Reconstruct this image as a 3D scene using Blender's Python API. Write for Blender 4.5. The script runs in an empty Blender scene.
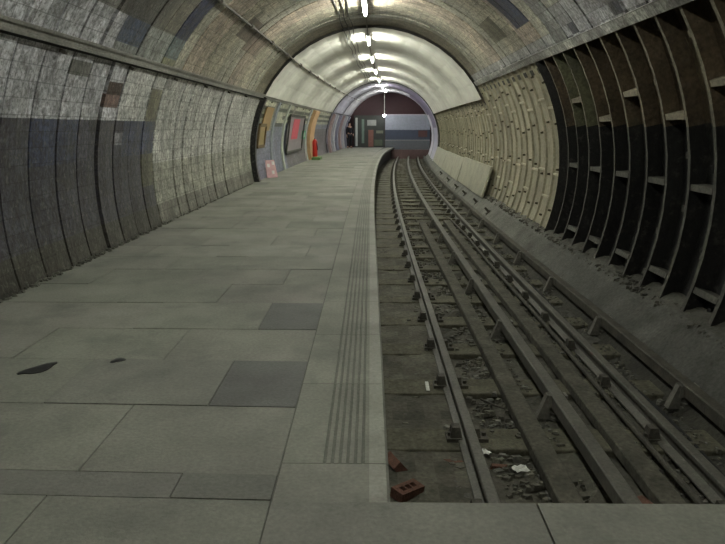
import bpy, math, random
from mathutils import Vector, Matrix
random.seed(7)
S = bpy.context.scene
COL = S.collection
PI = math.pi
# ------------------------------------------------------------ camera
cam = bpy.data.objects.new('camera', bpy.data.cameras.new('camera'))
COL.objects.link(cam)
cam.location = (0, 0, 1.45)
cam.data.sensor_width = 36
cam.data.lens = 640/725*36
cam.rotation_euler = (PI/2 - math.atan(145/640), 0, math.atan(7.5/656))
cam.data.clip_start = 0.05
cam.data.clip_end = 200
S.camera = cam
# ------------------------------------------------------------ world, exposure
w = bpy.data.worlds.new('world'); S.world = w; w.use_nodes = True
w.node_tree.nodes['Background'].inputs[0].default_value = (0.9, 0.95, 1, 1)
w.node_tree.nodes['Background'].inputs[1].default_value = 0.01
S.view_settings.view_transform = 'Standard'
S.view_settings.look = 'None'
S.view_settings.gamma = 1
S.view_settings.use_curve_mapping = False
S.view_settings.exposure = 2.35
# strength of every fluorescent tube, by distance down the platform
TUBES = [(-2.0, 32), (3.4, 46), (8.6, 56), (13.9, 62), (19.0, 62), (24.1, 62), (29.3, 62), (34.4, 62), (39.6, 62), (44.8, 62)]

# ------------------------------------------------------------ geometry of the tunnel
R0 = 3.25; CZ = 0.75
def cx(y): return 0.00095*(y-9.7)**2 if y > 9.7 else 0.0
def heading(y): return -math.atan(2*0.00095*(y-9.7)) if y > 9.7 else 0.0
def P(y, r, phi): return (cx(y)+r*math.cos(phi), y, CZ+r*math.sin(phi))
def phi_right(z, r=R0): return math.asin((z-CZ)/r)
def phi_left(z, r=R0): return PI-math.asin((z-CZ)/r)

# ------------------------------------------------------------ mesh helper
class MB:
    def __init__(s): s.v = []; s.f = []; s.c = []; s.uv = []; s.col = (1, 1, 1)
    def quad(s, pts, uvs=None, col=None):
        n = len(s.v); s.v += [tuple(p) for p in pts]; s.f.append(tuple(range(n, n+len(pts))))
        s.c.append(col or s.col); s.uv.append(uvs or [(p[1], p[0]+p[2]) for p in pts])
    def hexa(s, a, b, col=None):
        """a, b: two quads (lists of 4 points) facing each other"""
        n = len(s.v); s.v += [tuple(p) for p in a]+[tuple(p) for p in b]
        for f in ((3,2,1,0),(4,5,6,7),(0,1,5,4),(1,2,6,5),(2,3,7,6),(3,0,4,7)):
            s.f.append(tuple(n+i for i in f)); s.c.append(col or s.col)
            s.uv.append([((list(a)+list(b))[i][1], (list(a)+list(b))[i][0]+(list(a)+list(b))[i][2]) for i in f])
    def box(s, x0, x1, y0, y1, z0, z1, col=None, M=None, top=1.0):
        mx, my = (x0+x1)/2, (y0+y1)/2
        a = [(x0,y0,z0),(x1,y0,z0),(x1,y1,z0),(x0,y1,z0)]
        b = [(mx+(x-mx)*top, my+(y-my)*top, z1) for x, y, z in a]
        if M: a = [M@Vector(p) for p in a]; b = [M@Vector(p) for p in b]
        s.hexa(a, b, col)
    def tube(s, pts, r, n=8, col=None, caps=True):
        pts = [Vector(p) for p in pts]; rings = []
        rs = r if isinstance(r, (list, tuple)) else [r]*len(pts)
        for i, p in enumerate(pts):
            d = (pts[min(i+1, len(pts)-1)]-pts[max(i-1, 0)]).normalized()
            u = d.cross(Vector((0,0,1)))
            if u.length < 1e-3: u = d.cross(Vector((1,0,0)))
            u.normalize(); w_ = d.cross(u)
            k = len(s.v)
            for j in range(n):
                a = 2*PI*j/n
                s.v.append(tuple(p+u*math.cos(a)*rs[i]+w_*math.sin(a)*rs[i]))
            rings.append(k)
        for i in range(len(pts)-1):
            for j in range(n):
                a, b = rings[i], rings[i+1]
                s.f.append((a+j, a+(j+1)%n, b+(j+1)%n, b+j)); s.c.append(col or s.col); s.uv.append([(0,0)]*4)
        if caps:
            s.f.append(tuple(range(rings[0], rings[0]+n))); s.c.append(col or s.col); s.uv.append([(0,0)]*n)
            s.f.append(tuple(reversed(range(rings[-1], rings[-1]+n)))); s.c.append(col or s.col); s.uv.append([(0,0)]*n)
    def extrude(s, prof, path, col=None, caps=True, closed=True):
        """prof: list of (dx, z); path: list of (x, y, heading)"""
        n = len(prof); st = len(s.v)
        for (x, y, h) in path:
            for (dx, z) in prof: s.v.append((x+dx*math.cos(h), y+dx*math.sin(h), z))
        for i in range(len(path)-1):
            for j in range(n if closed else n-1):
                a = st+i*n+j; b = st+i*n+(j+1)%n
                s.f.append((a, a+n, b+n, b)); s.c.append(col or s.col)
                s.uv.append([(s.v[q][1], s.v[q][0]+s.v[q][2]) for q in (a, a+n, b+n, b)])
        if caps and closed:
            s.f.append(tuple(st+j for j in range(n))); s.c.append(col or s.col); s.uv.append([(0,0)]*n)
            s.f.append(tuple(st+(len(path)-1)*n+j for j in reversed(range(n)))); s.c.append(col or s.col); s.uv.append([(0,0)]*n)
    def build(s, name, mat, parent=None, smooth=None, origin=None, bevel=0):
        me = bpy.data.meshes.new(name)
        o_ = Vector(origin) if origin else Vector((0,0,0))
        me.from_pydata([tuple(Vector(p)-o_) for p in s.v], [], s.f)
        ca = me.color_attributes.new('Col', 'FLOAT_COLOR', 'CORNER')
        uvl = me.uv_layers.new(name='UVMap')
        buf = []; ub = []
        for c, u, f in zip(s.c, s.uv, s.f):
            for k in range(len(f)):
                buf += [c[0], c[1], c[2], 1]; ub += [u[k][0], u[k][1]]
        ca.data.foreach_set('color', buf); uvl.data.foreach_set('uv', ub)
        me.materials.append(mat)
        if smooth:
            me.polygons.foreach_set('use_smooth', [True]*len(me.polygons))
            me.set_sharp_from_angle(angle=math.radians(smooth))
        me.update()
        ob = bpy.data.objects.new(name, me); COL.objects.link(ob)
        ob.location = o_
        if parent: ob.parent = parent; 
        if bevel:
            m = ob.modifiers.new('bevel', 'BEVEL'); m.width = bevel; m.segments = 2; m.limit_method = 'ANGLE'
        return ob
def tag(o, label=None, cat=None, group=None, kind=None):
    if label: o['label'] = label
    if cat: o['category'] = cat
    if group: o['group'] = group
    if kind: o['kind'] = kind
    return o
def struct(o, label=None):
    o['kind'] = 'structure'
    if label: o['label'] = label; 
    return o
def empty(name, loc, rz=0):
    o = bpy.data.objects.new(name, None); COL.objects.link(o); o.location = loc; o.rotation_euler = (0,0,rz)
    o.empty_display_size = .1
    return o
def dup(root, loc=None, rz=None, label=None):
    r = root.copy(); COL.objects.link(r)
    if loc is not None: r.location = loc
    if rz is not None: r.rotation_euler = (0,0,rz)
    if label: r['label'] = label
    for ch in list(root.children):
        c = ch.copy(); COL.objects.link(c); c.parent = r
        for g in list(ch.children):
            d = g.copy(); COL.objects.link(d); d.parent = c
    return r
def jit(c, a=.1):
    k = 1+random.uniform(-a, a); return (c[0]*k, c[1]*k*(1+random.uniform(-.02,.02)), c[2]*k)

# ------------------------------------------------------------ materials
def mat(name, color=(1,1,1), attr=False, rough=.7, metal=0, ns=6, na=.35, ns2=40, na2=.2, bump=.2, bscale=30,
        brick=None, dirt=None, streak=None, spots=None, emit=None, spec=.4):
    m = bpy.data.materials.new(name); m.use_nodes = True
    N = m.node_tree.nodes; L = m.node_tree.links
    b = N['Principled BSDF']; b.inputs['Roughness'].default_value = rough; b.inputs['Metallic'].default_value = metal
    b.inputs['Specular IOR Level'].default_value = spec
    if emit:
        b.inputs['Base Color'].default_value = (*color, 1)
        b.inputs['Emission Color'].default_value = (*emit[0], 1); b.inputs['Emission Strength'].default_value = emit[1]
        return m
    tc = N.new('ShaderNodeTexCoord')
    if attr:
        src = N.new('ShaderNodeAttribute'); src.attribute_name = 'Col'; c = src.outputs['Color']
    else:
        src = N.new('ShaderNodeRGB'); src.outputs[0].default_value = (*color, 1); c = src.outputs[0]
    def noise(scale, detail=4, co='Object', rough_=.6):
        n = N.new('ShaderNodeTexNoise'); n.inputs['Scale'].default_value = scale; n.inputs['Detail'].default_value = detail
        n.inputs['Roughness'].default_value = rough_
        L.new(tc.outputs[co], n.inputs['Vector']); return n.outputs['Fac']
    def mulc(c, fac):   # colour * scalar
        v = N.new('ShaderNodeVectorMath'); v.operation = 'SCALE'
        L.new(c, v.inputs[0]); L.new(fac, v.inputs['Scale']); return v.outputs[0]
    def mr(fac, a, b_, c_, d):
        n = N.new('ShaderNodeMapRange'); n.inputs[1].default_value = a; n.inputs[2].default_value = b_
        n.inputs[3].default_value = c_; n.inputs[4].default_value = d; L.new(fac, n.inputs[0]); return n.outputs[0]
    n1 = noise(ns); n2 = noise(ns2, 3)
    c = mulc(c, mr(n1, .3, .7, 1-na, 1+na)); c = mulc(c, mr(n2, .3, .7, 1-na2, 1+na2))
    h = noise(bscale, 5)
    if streak:
        mp = N.new('ShaderNodeMapping'); mp.inputs['Scale'].default_value = (13, 1.3, 1); L.new(tc.outputs['UV'], mp.inputs['Vector'])
        sn = N.new('ShaderNodeTexNoise'); sn.inputs['Scale'].default_value = 1; sn.inputs['Detail'].default_value = 4; L.new(mp.outputs[0], sn.inputs['Vector'])
        c = mulc(c, mr(sn.outputs['Fac'], .3, .7, 1-streak, 1+streak))
    if brick:
        bw, bh, ms, depth = brick
        bt = N.new('ShaderNodeTexBrick'); L.new(tc.outputs['UV'], bt.inputs['Vector'])
        bt.inputs['Scale'].default_value = 1; bt.inputs['Brick Width'].default_value = bw; bt.inputs['Row Height'].default_value = bh
        bt.inputs['Mortar Size'].default_value = ms; bt.inputs['Mortar Smooth'].default_value = .3
        bt.inputs['Color1'].default_value = (1,1,1,1); bt.inputs['Color2'].default_value = (.66,.66,.66,1); bt.inputs['Mortar'].default_value = (.3,.3,.3,1)
        bt.offset = 0
        mm = N.new('ShaderNodeMix'); mm.data_type = 'RGBA'; mm.blend_type = 'MULTIPLY'; mm.inputs['Factor'].default_value = depth
        L.new(c, mm.inputs['A']); L.new(bt.outputs['Color'], mm.inputs['B']); c = mm.outputs['Result']
    if dirt:  # (scale, lo, hi, colour): blotches of another colour
        for (sc, lo, hi, dc, amt) in dirt:
            d = mr(noise(sc, 6, 'Object', .65), lo, hi, 0, amt)
            mm = N.new('ShaderNodeMix'); mm.data_type = 'RGBA'
            L.new(d, mm.inputs['Factor']); L.new(c, mm.inputs['A']); mm.inputs['B'].default_value = (*dc, 1); c = mm.outputs['Result']
    L.new(c, b.inputs['Base Color'])
    bp = N.new('ShaderNodeBump'); bp.inputs['Strength'].default_value = bump; bp.inputs['Distance'].default_value = .02
    L.new(h, bp.inputs['Height']); L.new(bp.outputs[0], b.inputs['Normal'])
    return m
M = {}
M['tile'] = mat('glazed_tile', attr=True, rough=.42, ns=1.6, na=.3, ns2=20, na2=.45, bump=.5, bscale=16, brick=(.154, .154, .006, .75), streak=.26,
    dirt=[(3.1, .55, .72, (.09,.08,.06), .6), (11, .50, .60, (.055,.05,.042), .5), (27, .52, .60, (.045,.04,.032), .5), (19, .56, .64, (.30,.29,.26), .28)])
M['lining'] = mat('painted_lining', attr=True, rough=.40, ns=.8, na=.1, ns2=5, na2=.1, bump=.05, bscale=4)
M['iron'] = mat('cast_iron', attr=True, rough=.62, ns=2.2, na=.35, ns2=25, na2=.4, bump=.5, bscale=22, dirt=[(9, .56, .72, (.11,.10,.085), .4), (28, .6, .7, (.004,.004,.004), .5)])
M['cream_iron'] = mat('cream_painted_iron', attr=True, rough=.5, ns=2.2, na=.2, ns2=20, na2=.2, bump=.3, bscale=18, dirt=[(8, .64, .74, (.12,.10,.06), .5)])
M['paving'] = mat('paving_stone', attr=True, rough=.78, ns=1.3, na=.22, ns2=50, na2=.14, bump=.25, bscale=60, dirt=[(1.7, .52, .75, (.085,.085,.078), .6), (7, .6, .75, (.08,.08,.073), .4), (22, .68, .76, (.35,.35,.32), .25)])
M['concrete'] = mat('track_concrete', attr=True, rough=.9, ns=2, na=.35, ns2=30, na2=.3, bump=.6, bscale=24, dirt=[(6, .55, .7, (.035,.032,.025), .6)])
M['steel'] = mat('dusty_rail_steel', (.105,.10,.085), rough=.6, metal=.0, ns=3, na=.25, ns2=40, na2=.25, bump=.2)
M['darksteel'] = mat('rusty_dark_steel', (.062,.057,.045), rough=.75, ns=6, na=.4, ns2=60, na2=.3, bump=.4)
M['timber'] = mat('sleeper_timber', attr=True, rough=.9, ns=5, na=.4, ns2=30, na2=.35, bump=.6, bscale=18)
M['rubble'] = mat('rubble', attr=True, rough=.95, ns=8, na=.4, ns2=60, na2=.3, bump=.4)
M['porcelain'] = mat('insulator_ceramic', (.14,.135,.115), rough=.6, ns=12, na=.3)
M['brickred'] = mat('red_brick', (.13,.062,.042), rough=.9, ns=20, na=.3, ns2=80, bump=.5)
M['paper'] = mat('white_paper', (.62,.62,.58), rough=.8, ns=20, na=.1)
M['greymetal'] = mat('grey_painted_metal', (.22,.215,.19), rough=.55, ns=3, na=.2, ns2=30, na2=.25)
M['conduit'] = mat('grey_conduit', (.10,.09,.072), rough=.55, ns=5, na=.25)
M['black'] = mat('black_rubber', (.012,.012,.012), rough=.7)
M['fitting'] = mat('white_enamel', (.55,.55,.52), rough=.4, ns=4, na=.08)
M['attr'] = mat('painted', attr=True, rough=.6, ns=6, na=.12, ns2=30, na2=.1, bump=.1)
M['gloss'] = mat('glossy_paint', attr=True, rough=.3, ns=6, na=.08, ns2=30, na2=.06, bump=.05)
M['skin'] = mat('skin', (.42,.25,.18), rough=.6, na=.05)
M['cloth'] = mat('dark_cloth', (.012,.012,.016), rough=.9)

# ------------------------------------------------------------ tile lining (left wall, ceiling)
CREAM = (.40,.385,.31); GREY = (.60,.60,.63); DADO = (.078,.076,.094); BLUE = (.045,.055,.12); OLIVE = (.22,.21,.14)
def edges(a, b, step):
    n = max(1, round((b-a)/step)); return [a+(b-a)*i/n for i in range(n+1)]
def ring_lining(mb, y0, y1, phiA, phiB, colfn, pitch=.508, radius=R0, groove=.035, gw=.02, jitter=.012):
    y = y0; k = 0; ph = edges(phiA, phiB, .154/radius)
    rnd = random.Random(int(phiA*100)+5)
    while y < y1-.02:
        y2 = min(y+pitch, y1)
        ra = radius+rnd.uniform(-jitter, jitter); rb = radius+rnd.uniform(-jitter, jitter)
        g = gw*rnd.uniform(.5, 1.5)*.5
        st = [(y, radius+groove), (y+g, radius+groove), (y+g+.006, ra), ((y+y2)/2, (ra+rb)/2-.006), (y2-g-.006, rb), (y2-g, radius+groove), (y2, radius+groove)]
        blk = {}
        for j in range(len(ph)-1):
            zc = CZ+radius*math.sin((ph[j]+ph[j+1])/2)
            for half in (0, 1):
                key = (half, j//2)
                if key not in blk: blk[key] = rnd.uniform(.78, 1.14)
            for i in range(len(st)-1):
                ym = (st[i][0]+st[i+1][0])/2
                if i in (0, 5): c = (.045,.042,.034)
                elif i in (1, 4): c = tuple(q*.8 for q in colfn(ym, zc, (ph[j]+ph[j+1])/2, k, rnd))
                else:
                    c = colfn(ym, zc, (ph[j]+ph[j+1])/2, k, rnd); q = blk[(0 if i < 3 else 1, j//2)]; c = tuple(t*q for t in c)
                a, b = st[i], st[i+1]
                mb.quad([P(a[0], a[1], ph[j]), P(a[0], a[1], ph[j+1]), P(b[0], b[1], ph[j+1]), P(b[0], b[1], ph[j])],
                        [(a[0], ph[j]*radius), (a[0], ph[j+1]*radius), (b[0], ph[j+1]*radius), (b[0], ph[j]*radius)], c)
        y = y2; k += 1
YA = -4.06
def col_left(y, z, ph, k, rnd):
    if y < 9.66:
        if z < 1.56:
            if z > 1.1 and ((8.3 < y < 9.66) or (6.1 < y < 6.6) or (6.7 < y < 7.1)) : return (.075,.085,.14)
            if 1.2 < z < 1.36 and (8.2 < y < 8.42 or 5.4 < y < 5.6): return (.28,.28,.30)
            if z > 1.18 and y > 9.2: return (.05,.065,.14)
            if y > 9.15 and .65 < z < 1.15: return (.15,.15,.10)
            if z < .3: return (.07,.067,.055)
            return DADO
        if 7.75 < y < 8.13 and 1.85 < z < 1.99: return (.05,.025,.02)
        if 7.62 < y < 8.13 and 1.7 < z < 1.86: return (.22,.14,.12)
        if y > 9.2 and z < 1.95: return OLIVE
        if 1.9 < z < 2.1 and 6.5 < y < 7.1: return (.2,.2,.18)
        return GREY if y < 8.2 else (.63,.63,.60)
    if z < .35: return (.23,.225,.19)
    return (.63,.63,.59) if z > .9 else (.45,.45,.38)
def col_ceil(y, z, ph, k, rnd):
    d = math.degrees(ph)
    if y < 9.1:
        if d > 90:
            if z < 2.62: return GREY if y < 7.3 else ((.08,.10,.16) if 7.35 < y < 8.0 and z > 2.4 else (.28,.29,.27))
            if y < 7.0: return (.24,.235,.21)
            return (.09,.085,.075) if y < 8.4 else (.14,.13,.10)
        if z < 2.70: return (.46,.46,.48) if rnd.random() < .72 else (.10,.10,.12)
        if z < 2.95: return (.33,.33,.33) if rnd.random() < .85 else (.14,.14,.15)
        return ((.30,.295,.24), (.22,.21,.15), (.24,.24,.22))[(k//2) % 3]
    if y < 9.66 and d < 90: return (.26,.26,.25)
    if y < 9.66 and 2.62 < z: return (.035,.042,.09)
    if y < 9.66: return (.16,.20,.20) if z > 2.45 else (.24,.24,.15)
    if 9.66 < y < 10.9 and d < 70:
        if 3.0 < z < 3.5 and y > 10.15: return (.045,.05,.10)
        if z > 3.5: return (.25,.24,.17)
    if z < 2.75 and d < 90: return (.48,.48,.48) if rnd.random() < .8 else (.12,.12,.12)
    if 11.6 < y < 12.6 and 3.0 < z < 3.3: return (.15,.14,.09) if d < 90 else (.16,.13,.10)
    if 12.8 < y < 13.9 and 2.9 < z < 3.25 and d > 90: return (.28,.22,.17)
    if 16.2 < y: return (.26,.23,.16)
    return ((.52,.48,.37), (.47,.45,.36), (.50,.42,.33))[(k//2) % 3]
Y1, Y2, Y3 = 17.4, 37.0, 48.0
ZP = 2.25; ZT = 2.50
mb = MB(); ring_lining(mb, YA, Y1-.06, phi_left(ZP), phi_left(-.15), col_left, gw=.036)
struct(mb.build('wall_left', M['tile'], smooth=20))
mb = MB(); ring_lining(mb, YA, Y1-.06, phi_right(ZT), phi_left(ZP), col_ceil, gw=.02)
# white, crumbling bottom lip of the tile lining above the bare iron
prof = []
n = 90
for i in range(n):
    ya, yb = YA+(Y1-YA)*i/n, YA+(Y1-YA)*(i+1)/n
    pa = phi_right(ZT); 
    mb.hexa([P(ya, R0-.02, pa), P(yb, R0-.02, pa), P(yb, R0+.2, pa), P(ya, R0+.2, pa)],
            [P(ya, R0-.03, pa+.04), P(yb, R0-.03, pa+.04), P(yb, R0+.2, pa+.04), P(ya, R0+.2, pa+.04)], jit((.44,.44,.40), .3))
struct(mb.build('ceiling', M['tile'], smooth=20))

# section further down: smooth painted lining overhead
def smooth_lining(mb, y0, y1, phA, phB, rad, colr, step=.26, lip=.10, amp=.018, per=1.3):
    ys = edges(y0, y1, step); ph = edges(phA, phB, .14)
    rr = lambda y: rad+amp*abs(math.cos(PI*(y-y0)/per))**1.6
    for i in range(len(ys)-1):
        c = jit((.5,.5,.5) if callable(colr) else colr, .015)
        for j in range(len(ph)-1):
            a, b = ys[i], ys[i+1]
            if callable(colr): c = colr((a+b)/2, math.degrees(ph[j]))
            mb.quad([P(a, rr(a), ph[j]), P(a, rr(a), ph[j+1]), P(b, rr(b), ph[j+1]), P(b, rr(b), ph[j])], None, c)
        for p0 in (ph[0],):
            mb.quad([P(a, rr(a), p0), P(b, rr(b), p0), P(b, rr(b)+lip, p0), P(a, rr(a)+lip, p0)], None, (.03,.03,.025))
    for e in (y0, y1):
        for j in range(len(ph)-1):
            mb.quad([P(e, rr(e), ph[j]), P(e, rr(e), ph[j+1]), P(e, rr(e)+lip+.06, ph[j+1]), P(e, rr(e)+lip+.06, ph[j])], None, (.035,.033,.028))
mb = MB(); smooth_lining(mb, Y1, Y2-.05, phi_right(2.15, 3.17), phi_left(ZP, 3.17), 3.17, (.67,.66,.59))
struct(mb.build('ceiling', M['lining'], smooth=35))
def lilac(y, d):
    if y < 37.5: return (.40,.38,.47)
    if y < 42.2: return (.17,.14,.23) if 8 < d < 78 else (.50,.49,.58)
    if y < 42.6: return (.03,.03,.035)
    if 25 < d < 60 and y < 46: return (.16,.13,.2)
    return (.60,.59,.64)
mb = MB(); smooth_lining(mb, Y2, Y3, phi_right(-.75, 3.12), phi_left(ZP, 3.12), 3.12, lilac, lip=.2, amp=.03, per=1.6)
struct(mb.build('ceiling', M['lining'], smooth=35))
# lower left wall of the middle section: banded tiles over blue-grey dado
CR2 = (.62,.63,.48); DK = (.07,.085,.06); BG = (.25,.265,.36)
def col_left2(y, z, ph, k, rnd):
    if z < 1.32: return jit(BG if y < 23.5 else (.19,.18,.19), .08)
    u = y-17.5
    for c in (2.6, 6.6, 9.5, 13.5, 17): 
        if abs(u-c) < .14: return (.33,.33,.28)
    if z > 2.05: return CR2
    if z > 1.93: return DK
    if z > 1.80: return CR2
    if z > 1.68: return DK if not 2.0 < u < 4.4 else CR2
    if z > 1.56: return CR2
    if z > 1.44: return DK if 2.2 < u < 4.8 else BG
    return BG if u > 1.6 else (.33,.34,.25)
def wall_strip(mb, y0, y1, zA, zB, rad, fn, step=.2, zs=.12):
    ph = edges(phi_left(zA, rad), phi_left(zB, rad), zs/rad); ys = edges(y0, y1, step); rnd = random.Random(3)
    for i in range(len(ys)-1):
        for j in range(len(ph)-1):
            a, b = ys[i], ys[i+1]; pm = (ph[j]+ph[j+1])/2
            c = fn((a+b)/2, CZ+rad*math.sin(pm), pm, i, rnd)
            mb.quad([P(a, rad, ph[j]), P(a, rad, ph[j+1]), P(b, rad, ph[j+1]), P(b, rad, ph[j])],
                    [(a, ph[j]*rad), (a, ph[j+1]*rad), (b, ph[j+1]*rad), (b, ph[j]*rad)], c)
mb = MB(); wall_strip(mb, Y1+.1, Y2, ZP, -.2, 3.22, col_left2)
for j, (pa, pb) in enumerate([(phi_left(ZP), phi_left(-.15))]):
    for q in range(12):     # black end face of the lining step
        a, b = pa+(pb-pa)*q/12, pa+(pb-pa)*(q+1)/12
        for yy in (Y1-.06,):
            mb.quad([P(yy, 3.12, a), P(yy, 3.12, b), P(yy, 3.42, b), P(yy, 3.42, a)], None, (.012,.012,.012))
        mb.quad([P(Y1-.06, 3.12, a), P(Y1-.06, 3.12, b), P(Y1+.12, 3.12, b), P(Y1+.12, 3.12, a)], None, (.02,.02,.02))
        mb.quad([P(Y1+.12, 3.12, a), P(Y1+.12, 3.12, b), P(Y1+.12, 3.25, b), P(Y1+.12, 3.25, a)], None, (.02,.02,.02))
struct(mb.build('wall_left', M['tile']))
def col_left3(y, z, ph, k, rnd):
    c = ((.30,.29,.38), (.16,.17,.24), (.34,.32,.33), (.22,.14,.15), (.20,.2,.26))[rnd.Random(int(y/.9)*7+int(z/.5)).randrange(5)] if False else None
    h = (int(y/.8)*13+int(z/.45)*7) % 5
    return jit(((.34,.32,.42), (.15,.16,.24), (.30,.28,.33), (.16,.10,.12), (.22,.22,.30))[h], .1) if z > .4 else (.17,.16,.19)
mb = MB(); wall_strip(mb, Y2, Y3, ZP, -.2, 3.18, col_left3)
struct(mb.build('wall_left', M['tile']))

# ------------------------------------------------------------ bare iron segments on the right
BROWN = (.066,.048,.028); BLACK = (.008,.008,.0075); DUST = (.15,.135,.10); CRI = (.30,.28,.205)
def iron(mb, y0, y1, dark=True, depth=.17, zlo=-.36, zhi=ZT, pitch=.508, ft=.042, k0=0):
    rs = R0+depth; y = y0; k = k0
    lo, hi = phi_right(zlo, R0), phi_right(zhi, R0)
    ph = sorted(edges(lo, phi_right(1.45), .09)+edges(phi_right(1.45), hi, .09)[1:])
    rnd = random.Random(11)
    def base(z):
        if not dark: return CRI
        return BROWN if z > 1.45 else BLACK
    def edge(z):
        if not dark: return (.40,.38,.29)
        return (.16,.14,.10) if z > 1.45 else (.062,.060,.05)  # dust on the edges, plus light catching them painted into the colour
    while y < y1-.05:
        y2 = min(y+pitch, y1); cs = rnd.uniform(.8, 1.25)
        for j in range(len(ph)-1):
            a, b = ph[j], ph[j+1]; z = CZ+R0*math.sin((a+b)/2)
            c = tuple(q*cs for q in base(z)); e = edge(z)
            if z > 1.45 and dark and k >= 27: c = (.075,.075,.042)
            mb.quad([P(y, rs, a), P(y, rs, b), P(y2, rs, b), P(y2, rs, a)], None, c)
            # the two bolted flanges at the ring joint
            for (ya, yb, rr) in ((y-ft*.9, y-.006, R0), (y+.006, y+ft*.9, R0+.012)):
                mb.quad([P(ya, rs, a), P(ya, rs, b), P(ya, rr, b), P(ya, rr, a)], None, tuple(q*1.1 for q in c))
                mb.quad([P(ya, rr, a), P(ya, rr, b), P(yb, rr, b), P(yb, rr, a)], None, e)
                mb.quad([P(yb, rr, a), P(yb, rr, b), P(yb, rs, b), P(yb, rs, a)], None, tuple(q*1.1 for q in c))
        # cross flanges
        if k % 2 == 1: zs = [1.52 if k % 4 == 1 else 1.80, -.12]
        else: zs = [.82]
        if not dark:
            zs = [1.75, .62] if k % 3 == 0 else ([1.9, .2] if k % 3 == 1 else [.66])
            pn = hi-.035  # black boxes painted in for the shadow gaps under the lining's lower lip
            mb.hexa([P(y+.16, rs+.01, pn), P(y2-.16, rs+.01, pn), P(y2-.16, rs+.01, pn-.03), P(y+.16, rs+.01, pn-.03)], [P(y+.16, rs-.012, pn), P(y2-.16, rs-.012, pn), P(y2-.16, rs-.012, pn-.03), P(y+.16, rs-.012, pn-.03)], (.02,.02,.015))
        for zz in zs:
            p = phi_right(zz); dp = (.062 if dark else .035)/R0
            c = edge(zz)
            mb.hexa([P(y+ft, R0+.008, p), P(y2-ft, R0+.008, p), P(y2-ft, rs, p), P(y+ft, rs, p)],
                    [P(y+ft, R0+.008, p+dp), P(y2-ft, R0+.008, p+dp), P(y2-ft, rs, p+dp), P(y+ft, rs, p+dp)], tuple(q*1.25 for q in c))
            if zz < .2 and dark:
                p2 = p-.09; mb.hexa([P(y+ft, R0+.01, p2), P(y2-ft, R0+.01, p2), P(y2-ft, rs, p2), P(y+ft, rs, p2)],
                    [P(y+ft, R0+.01, p2+dp), P(y2-ft, R0+.01, p2+dp), P(y2-ft, rs, p2+dp), P(y+ft, rs, p2+dp)], c)
        # bolt heads and grout plugs on the skin
        for q in range(7 if dark else 4):
            p = lo+(hi-lo)*(q+.5+rnd.uniform(-.2, .2))/(7 if dark else 4); yc = (y+y2)/2+rnd.uniform(-.05, .05)
            s_ = .04 if dark else .02; z = CZ+R0*math.sin(p); cc = (tuple(t*.5 for t in base(z)) if rnd.random() < .6 else tuple(t*1.3 for t in edge(z))) if dark else (.07,.06,.035)
            mb.hexa([P(yc-s_, rs+.01, p-s_/3), P(yc+s_, rs+.01, p-s_/3), P(yc+s_, rs+.01, p+s_/3), P(yc-s_, rs+.01, p+s_/3)][::-1],
                    [P(yc-s_*.7, rs-.05, p-s_/4), P(yc+s_*.7, rs-.05, p-s_/4), P(yc+s_*.7, rs-.05, p+s_/4), P(yc-s_*.7, rs-.05, p+s_/4)][::-1], cc)
            # bolts along the flange
            for ys_ in ((y+ft*.9,) if dark else ()):
                pb = lo+(hi-lo)*(q+.2)/(7 if dark else 4)
                mb.hexa([P(ys_, rs-.1, pb), P(ys_+.03, rs-.1, pb), P(ys_+.03, rs-.06, pb), P(ys_, rs-.06, pb)],
                        [P(ys_, rs-.1, pb+.014), P(ys_+.03, rs-.1, pb+.014), P(ys_+.03, rs-.06, pb+.014), P(ys_, rs-.06, pb+.014)], cc)
        y = y2; k += 1
    for j in range(len(ph)-1):
        a, b = ph[j], ph[j+1]; z = CZ+R0*math.sin((a+b)/2)
        mb.quad([P(y1-ft, rs, a), P(y1-ft, rs, b), P(y1-ft, R0, b), P(y1-ft, R0, a)], None, base(z))
        mb.quad([P(y1-ft, R0, a), P(y1-ft, R0, b), P(y1, R0, b), P(y1, R0, a)], None, edge(z))
mb = MB(); iron(mb, -4.06, 10.67)
# deep black gap ring between the dark and the cream segments
for j in range(20):
    a, b = phi_right(-.36)+(phi_right(ZT)-phi_right(-.36))*j/20, phi_right(-.36)+(phi_right(ZT)-phi_right(-.36))*(j+1)/20
    mb.quad([P(10.67, 3.55, a), P(10.67, 3.55, b), P(11.0, 3.55, b), P(11.0, 3.55, a)], None, (.005,.005,.005))
    mb.quad([P(10.67, 3.55, a), P(10.67, 3.55, b), P(10.67, 3.3, b), P(10.67, 3.3, a)], None, (.02,.02,.018))
    mb.quad([P(11.0, 3.55, a), P(11.0, 3.55, b), P(11.0, 3.2, b), P(11.0, 3.2, a)], None, (.02,.02,.018))
struct(mb.build('wall_right', M['iron'], smooth=25))
mb = MB(); iron(mb, 11.05, Y1, dark=False, depth=.04, ft=.018)
iron(mb, Y1, Y2, dark=False, depth=.04, ft=.018, zhi=2.2)
struct(mb.build('wall_right', M['cream_iron'], smooth=25))
# outer skin so that no light leaks in
mb = MB()
ys = edges(YA, Y3+.2, 1.0)
for i in range(len(ys)-1):
    for j in range(36):
        a, b = 2*PI*j/36, 2*PI*(j+1)/36
        mb.quad([P(ys[i], 3.75, a), P(ys[i], 3.75, b), P(ys[i+1], 3.75, b), P(ys[i+1], 3.75, a)], None, (.02,.02,.02))
struct(mb.build('trim_1', M['iron']))

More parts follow.
